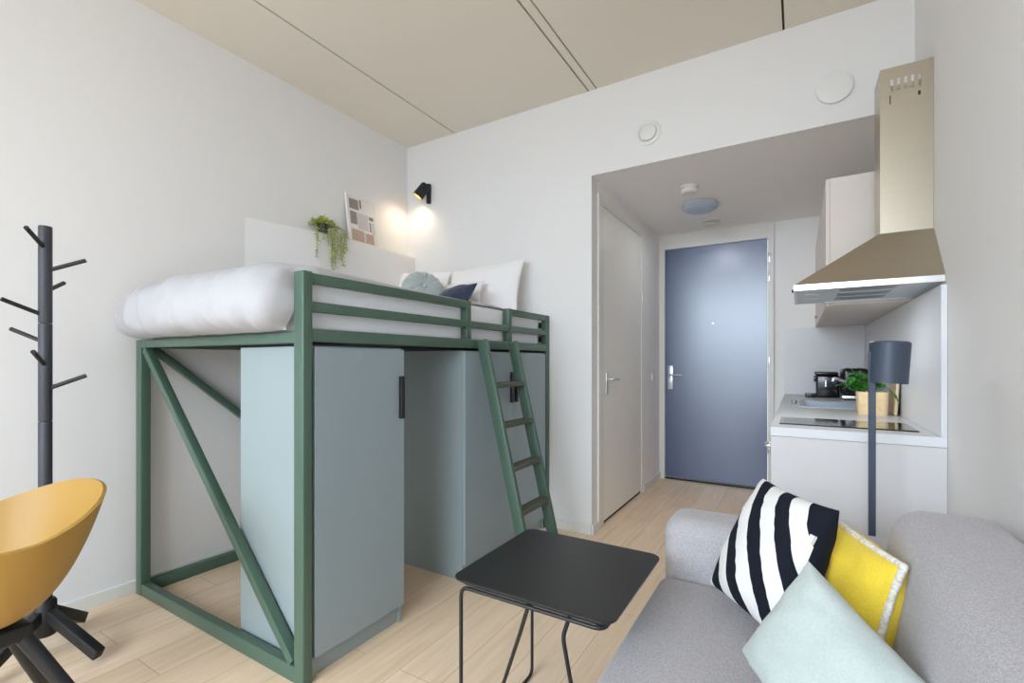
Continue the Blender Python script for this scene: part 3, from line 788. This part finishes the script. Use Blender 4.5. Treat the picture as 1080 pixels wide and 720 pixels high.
pillow('sofa_cushion', (.020, 1.300, .735), (.225, 1.10, .60), (.03, 1.02, .45), (-.118, 1.28, .495), .062, M['mint'], 'pale mint green cushion lying in front on the grey sofa', 'cushion', 'sofa cushions', pinch=.04, wr=.005, seed=7, power=.42)

# ------------------------------------------------------------------ floor lamp
LX, LY = .237, 2.235
fl = thing('floor_lamp', (LX, LY, 0), 'slate grey floor lamp with a cylinder shade behind the sofa', 'lamp')
bm = bmesh.new(); add_lathe(bm, [(0, 0), (.115, 0), (.118, .004), (.118, .012), (.112, .018), (0, .018)], LX, LY, 40); obj('base', bm, M['slate'], fl, 30)
box('pole', M['slate'], fl, LX-.011, LX+.011, LY-.011, LY+.011, .018, 1.235, .002)
sm = Matrix.Translation((LX+.052, LY+.01, 1.195))@Matrix.Rotation(math.radians(3), 4, Vector((-.518, .855, 0)))
bm = bmesh.new(); add_lathe(bm, [(0, .078), (.058, .078), (.063, .073), (.060, -.078), (.057, -.078), (.059, .06), (0, .06)], n=40, mtx=sm); obj('lamp_shade', bm, M['slate'], fl, 40)
bm = bmesh.new(); add_lathe(bm, [(0, -.03), (.016, -.026), (.022, -.006), (.012, .03), (.012, .06), (0, .06)], n=20, mtx=sm); obj('bulb', bm, M['plastic'], fl, 60)

# ------------------------------------------------------------------ kitchen
KX0, KY0, KY1 = -.11, 2.47, YE
kb = thing('kitchen_base_cabinet', (.2, 3.7, 0), 'off-white kitchen base unit along the right wall of the hallway', 'cabinet')
box('end_panel', M['kitchen'], kb, KX0+.002, XR-.001, KY0+.002, KY0+.02, 0, .858, .001)
bm = bmesh.new(); add_box(bm, KX0+.022, XR-.001, KY0+.02, KY1-.005, .10, .118); add_box(bm, XR-.012, XR-.001, KY0+.02, KY1-.005, .118, .858); add_box(bm, KX0+.022, XR-.012, KY1-.023, KY1-.005, .118, .858)
obj('carcass', bm, M['kitchen'], kb)
box('plinth', M['kitchen'], kb, KX0+.06, KX0+.075, KY0+.02, KY1-.005, 0, .10, .001)
for i, (a, b) in enumerate(((2.492, 3.10), (3.103, 3.70), (3.703, 4.35), (4.353, 4.975))):
    d = box('door', M['kitchen'], kb, KX0+.002, KX0+.021, a, b, .105, .85, .0015)
    ym = a+.10
    bm = bmesh.new(); add_tube(bm, fillet([(KX0+.004, ym-.05, .80), (KX0-.026, ym-.05, .80), (KX0-.026, ym+.05, .80), (KX0+.004, ym+.05, .80)], .012), .006, 8)
    tag(obj('handle', bm, M['chrome'], d, 40), 'chrome bar handle')
# worktop with a sink cut-out
SKX0, SKX1, SKY0, SKY1 = .02, .36, 3.66, 4.22
bm = bmesh.new()
for a in ((KX0, XR-.001, KY0, SKY0), (KX0, XR-.001, SKY1, KY1-.001), (KX0, SKX0, SKY0, SKY1), (SKX1, XR-.001, SKY0, SKY1)):
    add_box(bm, a[0], a[1], a[2], a[3], .860, .900)
for f in bm.faces:
    c = f.calc_center_median()
    if abs(f.normal.z) < .5 and (abs(c.y-KY0) < .001 or abs(c.x-KX0) < .001): f.material_index = 1
tag(obj('countertop', bm, [M['counter'], M['counteredge']]), 'light grey kitchen worktop with white edges', 'worktop')
sk = thing('sink', (.19, 3.94, .90), 'stainless sink set in the grey worktop', 'sink')
bm = bmesh.new()
for a in ((SKX0-.012, SKX1+.012, SKY0-.012, SKY0+.012), (SKX0-.012, SKX1+.012, SKY1-.012, SKY1+.012), (SKX0-.012, SKX0+.012, SKY0+.012, SKY1-.012), (SKX1-.012, SKX1+.012, SKY0+.012, SKY1-.012)):
    add_box(bm, *a, .900, .903)
obj('rim', bm, M['steeldark'], sk)
bm = bmesh.new()
add_box(bm, SKX0+.001, SKX0+.004, SKY0+.001, SKY1-.001, .74, .900); add_box(bm, SKX1-.004, SKX1-.001, SKY0+.001, SKY1-.001, .74, .900)
add_box(bm, SKX0+.004, SKX1-.004, SKY0+.001, SKY0+.004, .74, .900); add_box(bm, SKX0+.004, SKX1-.004, SKY1-.004, SKY1-.001, .74, .900)
add_box(bm, SKX0+.001, SKX1-.001, SKY0+.001, SKY1-.001, .735, .74)
obj('bowl', bm, M['steeldark'], sk)
bm = bmesh.new(); add_lathe(bm, [(0, .741), (.03, .741), (.03, .744), (0, .744)], .19, 3.94, 20); obj('drain', bm, M['chrome'], sk, 40)
o = bmesh.new(); add_lathe(o, [(0, .90), (.016, .90), (.016, .92), (.012, .924), (0, .924)], -.028, 3.92, 20)
tag(obj('drain_knob', o, M['steeldark'], None, 40), 'small round drain knob on the worktop beside the sink', 'knob')
fc = thing('faucet', (.425, 3.86, .90), 'chrome kitchen tap reaching over the sink', 'tap')
bm = bmesh.new(); add_lathe(bm, [(0, .90), (.024, .90), (.022, .915), (.018, .92), (.018, 1.02), (0, 1.022)], .425, 3.86, 20); obj('body', bm, M['chrome'], fc, 40)
bm = bmesh.new(); add_tube(bm, fillet([(.425, 3.86, .99), (.30, 3.84, 1.045), (.20, 3.82, 1.09), (.195, 3.82, 1.065)], .015), .011, 12); obj('spout', bm, M['chrome'], fc, 40)
bm = bmesh.new(); add_tube(bm, [(.425, 3.86, 1.022), (.425, 3.80, 1.06)], [.008, .006], 10); obj('lever', bm, M['chrome'], fc, 40)
hb = thing('cooktop', (.19, 2.73, .90), 'black glass hob set flat in the grey worktop', 'hob')
box('glass_plate', M['glass'], hb, -.079, .436, 2.595, 2.895, .9005, .906, .002)
for x in (.05, .30):
    bm = bmesh.new(); add_lathe(bm, [(.086, .9061), (.086, .9064), (.084, .9064), (.084, .9061)], x, 2.745, 40); obj('cooking_zone', bm, M['steeldark'], hb)

tag(box('splash_panel', M['splash'], None, XR-.02, XR-.001, KY0, KY1-.012, .901, 1.502, .001), 'pale grey splash panel on the right wall behind the hob', 'splashback')
tag(box('splash_panel', M['splash'], None, KX0-.003, XR-.021, KY1-.012, KY1-.001, .901, 1.502, .001), 'pale grey splash panel on the end wall behind the coffee machine', 'splashback')
uc = thing('upper_cabinet', (.31, 4.0, 1.5), 'cream wall cabinet behind the steel hood', 'cabinet')
UY0 = 3.105
box('carcass', M['upper'], uc, .146, XR-.001, UY0, KY1-.002, 1.506, 2.195, .001)
for a, b in ((UY0+.001, 3.72), (3.723, 4.35), (4.353, 4.98)):
    box('door', M['upper'], uc, .127, .145, a, b, 1.500, 2.193, .0015)

bm = bmesh.new(); add_tube(bm, [(.127, 4.40, 1.545), (.108, 4.40, 1.545)], [.007, .012], 14); obj('knob', bm, M['steeldark'], uc, 40)
# extractor hood
HX0, HY0, HY1 = -.020, 2.500, 3.095
hd = thing('extractor_hood', (.25, 2.80, 1.52), 'stainless steel extractor hood with a tall chimney on the right wall', 'extractor hood')
CY0, CY1, CX0 = 2.694, 2.875, .315
ZR0, ZR1, ZT = 1.518, 1.545, 1.775
XE = XR-.001
bm = bmesh.new()
lo = [bm.verts.new(p) for p in ((HX0+.002, HY0+.002, ZR1), (XE, HY0+.002, ZR1), (XE, HY1-.002, ZR1), (HX0+.002, HY1-.002, ZR1))]
hi = [bm.verts.new(p) for p in ((CX0-.004, CY0-.004, ZT), (XE, CY0-.004, ZT), (XE, CY1+.004, ZT), (CX0-.004, CY1+.004, ZT))]
for k in range(4): bm.faces.new((lo[k], lo[(k+1) % 4], hi[(k+1) % 4], hi[k]))
bm.faces.new(hi); bm.faces.new(lo[::-1])
obj('canopy', bm, M['steel'], hd)
bm = bmesh.new()
for a in ((HX0, XE, HY0, HY0+.012), (HX0, XE, HY1-.012, HY1), (HX0, HX0+.012, HY0+.012, HY1-.012), (XE-.012, XE, HY0+.012, HY1-.012)):
    add_box(bm, *a, ZR0, ZR1, .001)
obj('rim', bm, M['steelrim'], hd)
bm = bmesh.new()
add_box(bm, HX0+.012, .118, HY0+.012, HY1-.012, ZR0+.001, ZR0+.010)
obj('control_panel', bm, M['hoodpaint'], hd)
for yy in (HY0+.17, HY0+.34):
    box('lamp_lens', M['plastic'], hd, .025, .085, yy, yy+.05, ZR0-.001, ZR0+.001, .0003)
bm = bmesh.new(); add_box(bm, .118, XE-.012, HY0+.012, HY1-.012, ZR0+.005, ZR0+.010)
obj('grease_filter', bm, M['hoodpaint'], hd)
for yy in (.035, .222, .382):
    box('filter_slot', M['steeldark'], hd, .16, .36, HY0+yy, HY0+yy+.12, ZR0+.003, ZR0+.005, 0)
bm = bmesh.new(); add_lathe(bm, [(0, 0), (.007, 0), (.007, .008), (0, .008)], n=16, mtx=Matrix.Translation((HX0, HY0+.10, ZR0+.012))@rot_to((-1, 0, 0)))
obj('switch_knob', bm, M['dark'], hd, 40)
# chimney: sheet box with open slots near the top on its near face
bm = bmesh.new()
slots = [(.352+k*.024, .362+k*.024) for k in range(5)]
ZS0, ZS1, ZTOP = 2.405, 2.462, 2.515
def sheet(x0, x1, z0, z1): add_box(bm, x0, x1, CY0, CY0+.002, z0, z1)
sheet(CX0, XE, ZT-.01, ZS0); sheet(CX0, XE, ZS1, ZTOP)
xs = [CX0]+[q for s in slots for q in s]+[XE]
for a, b in zip(xs[::2], xs[1::2]): sheet(a, b, ZS0, ZS1)
add_box(bm, CX0, CX0+.002, CY0+.002, CY1, ZT-.01, ZTOP); add_box(bm, CX0+.002, XE, CY1-.002, CY1, ZT-.01, ZS0)
add_box(bm, CX0+.002, XE, CY1-.002, CY1, ZS1+.02, ZTOP)
obj('chimney', bm, M['steel'], hd)
box('fixing_slot', M['dark'], hd, .349, .353, CY0-.0006, CY0, 2.352, 2.39, 0); box('fixing_hole', M['dark'], hd, .447, .456, CY0-.0006, CY0, 2.366, 2.384, 0)

# things on the worktop
cm = thing('coffee_machine', (.20, 4.80, .90), 'glossy black coffee machine at the far end of the worktop', 'coffee machine')
bm = bmesh.new(); add_box(bm, .125, .285, 4.66, 4.93, .90, 1.085, .014, 3); obj('body', bm, M['gloss'], cm, 40)
bm = bmesh.new(); add_box(bm, .115, .275, 4.64, 4.90, 1.085, 1.112, .010, 3); add_box(bm, .108, .13, 4.68, 4.75, 1.03, 1.08, .005, 2); obj('head', bm, M['gloss'], cm, 40)
bm = bmesh.new(); add_box(bm, .045, .125, 4.67, 4.80, .90, .93, .006, 2); obj('drip_tray', bm, M['gloss'], cm, 40)
bm = bmesh.new(); add_tube(bm, [(.19, 4.66, 1.04), (.19, 4.635, 1.04), (.19, 4.63, .99)], .01, 10); obj('spout', bm, M['chrome'], cm, 40)
tk = thing('toaster', (.375, 4.55, .90), 'black appliance with a chrome foot behind the green herb', 'toaster')
bm = bmesh.new(); add_box(bm, .285, .455, 4.42, 4.68, .935, 1.145, .028, 4); obj('body', bm, M['gloss'], tk, 40)
bm = bmesh.new(); add_box(bm, .283, .457, 4.415, 4.685, .912, .936, .005, 2); obj('chrome_band', bm, M['chrome'], tk, 40)
bm = bmesh.new(); add_box(bm, .295, .445, 4.43, 4.67, .90, .912, .002, 1); obj('foot', bm, M['black'], tk, 40)
bm = bmesh.new(); add_box(bm, .32, .335, 4.46, 4.64, 1.145, 1.147); add_box(bm, .40, .415, 4.46, 4.64, 1.145, 1.147); obj('slot', bm, M['dark'], tk)
hp = thing('potted_herb', (.358, 3.30, .90), 'leafy green herb in a cork pot on the worktop beside the lamp', 'plant')
PX, PY = .352, 3.33
bm = bmesh.new()
def rr_pot(x, s, z): return (rrect(PX-s, PX+s, PY-s, PY+s, s*.35, 5), z)
add_plate(bm, [rr_pot(0, .064, .9), rr_pot(0, .067, .91), rr_pot(0, .070, 1.025), rr_pot(0, .070, 1.03), rr_pot(0, .062, 1.03), rr_pot(0, .060, 1.005)])
obj('pot', bm, M['cork'], hp, 50)
bm = bmesh.new(); add_plate(bm, [rr_pot(0, .058, 1.0), rr_pot(0, .059, 1.012)]); obj('soil', bm, M['soil'], hp)
sb, lb = bmesh.new(), bmesh.new(); rnd = random.Random(21)
for k in range(30):
    a = rnd.uniform(0, 2*PI); r = rnd.uniform(.03, .10); hgt = rnd.uniform(.04, .15)
    b0 = Vector((PX+rnd.uniform(-.03, .03), PY+rnd.uniform(-.03, .03), 1.01))
    tip = Vector((PX-.035+r*math.cos(a), PY+r*math.sin(a)*.9, 1.02+hgt*(1.15-r*3)))
    add_tube(sb, [b0, (b0+tip)/2+Vector((0, 0, .02)), tip], .0016, 5)
    for q in range(6):
        c = b0.lerp(tip, rnd.uniform(.6, 1)); a2 = rnd.uniform(0, 2*PI)
        leaf_bm(lb, c, (math.cos(a2), math.sin(a2), rnd.uniform(-.5, .6)), (0, 0, 1), rnd.uniform(.03, .05), rnd.uniform(.022, .034), .3, .25)
# one drooping shoot to the right
add_tube(sb, [(PX+.02, PY, 1.02), (PX+.06, PY-.02, 1.06), (PX+.09, PY-.03, 1.03), (PX+.102, PY-.035, .995)], .002, 6)
for z, x in ((1.05, .07), (1.03, .088), (1.0, .10)): leaf_bm(lb, (PX+x, PY-.03, z), (.5, -.3, -.6), (0, 0, 1), .04, .018)
obj('stems', sb, M['stem'], hp, 60); obj('leaves', lb, M['leaf'], hp)
cbm = bmesh.new()
add_box(cbm, -.008, .008, -.11, .11, 0, .25, .006, 3, 0, Matrix.Translation((.456, 3.42, .901))@Matrix.Rotation(math.radians(3), 4, 'Y'))
cbt = thing('cutting_board', (.458, 3.42, .90), 'pale beech chopping board standing against the splash panel behind the herb', 'chopping board')
obj('board', cbm, M['beech'], cbt, 40)
bm = bmesh.new(); add_box(bm, -.0005, .001, -.108, .108, 0, .248, .0, 1, 0, Matrix.Translation((.4648, 3.42, .901))@Matrix.Rotation(math.radians(3), 4, 'Y'))
tag(obj('backing', bm, M['black'], cbt), 'black rear face')

# ------------------------------------------------------------------ light
def area(name, loc, rot, sx, sy, power, col):
    l = bpy.data.lights.new(name, 'AREA'); l.shape = 'RECTANGLE'; l.size = sx; l.size_y = sy; l.energy = power; l.color = col
    o = bpy.data.objects.new(name, l); o.location = loc; o.rotation_euler = rot; C.objects.link(o); return o
area('sky_daylight', (-1.4, YB-3.0, 4.6), (PI/2-math.radians(42), 0, 0), 9, 6, 1750, (.75, .87, 1.0))
l = bpy.data.lights.new('wall_lamp_light', 'SPOT'); l.energy = 4.5; l.color = (1, .78, .52); l.spot_size = math.radians(150); l.spot_blend = 1.0; l.shadow_soft_size = .03
o = bpy.data.objects.new('wall_lamp_light', l); o.location = hm @ Vector((0, 0, .06)); o.rotation_euler = Vector((0, 0, -1)).rotation_difference(Vector((-.15, -.15, -1))).to_euler(); C.objects.link(o)
w = bpy.data.worlds.new('sky'); bpy.context.scene.world = w; w.use_nodes = True
bg = w.node_tree.nodes['Background']; bg.inputs[0].default_value = (.74, .86, 1, 1); bg.inputs[1].default_value = 2.6

l = area('hall_fill_light', (-.69, 4.10, ZH-.085), (0, 0, 0), .28, .28, 1.9, (.9, .95, 1)); l.data.shape = 'DISK'  # added fill below the switched-off dome, brightens the hall
for yy in (.195, .365): area('hood_fill_light', (.055, HY0+yy, ZR0-.004), (0, 0, 0), .05, .05, 1.2, (.92, .96, 1))  # added fills under the hood, brighten worktop and splash panels

# ------------------------------------------------------------------ camera
cd = bpy.data.cameras.new('camera'); cam = bpy.data.objects.new('camera', cd); C.objects.link(cam)
cd.sensor_width = 36; cd.lens = 499.2/1080*36; cd.shift_y = 20.8/1080; cd.clip_start = .02
cam.location = (0, 0, 1.2); cam.rotation_euler = (PI/2, 0, .54455)
sc = bpy.context.scene; sc.camera = cam
sc.cycles.max_bounces = 16; sc.cycles.diffuse_bounces = 12
sc.view_settings.view_transform = 'Standard'; sc.view_settings.look = 'None'; sc.view_settings.gamma = 1
sc.view_settings.use_curve_mapping = False; sc.view_settings.exposure = .32
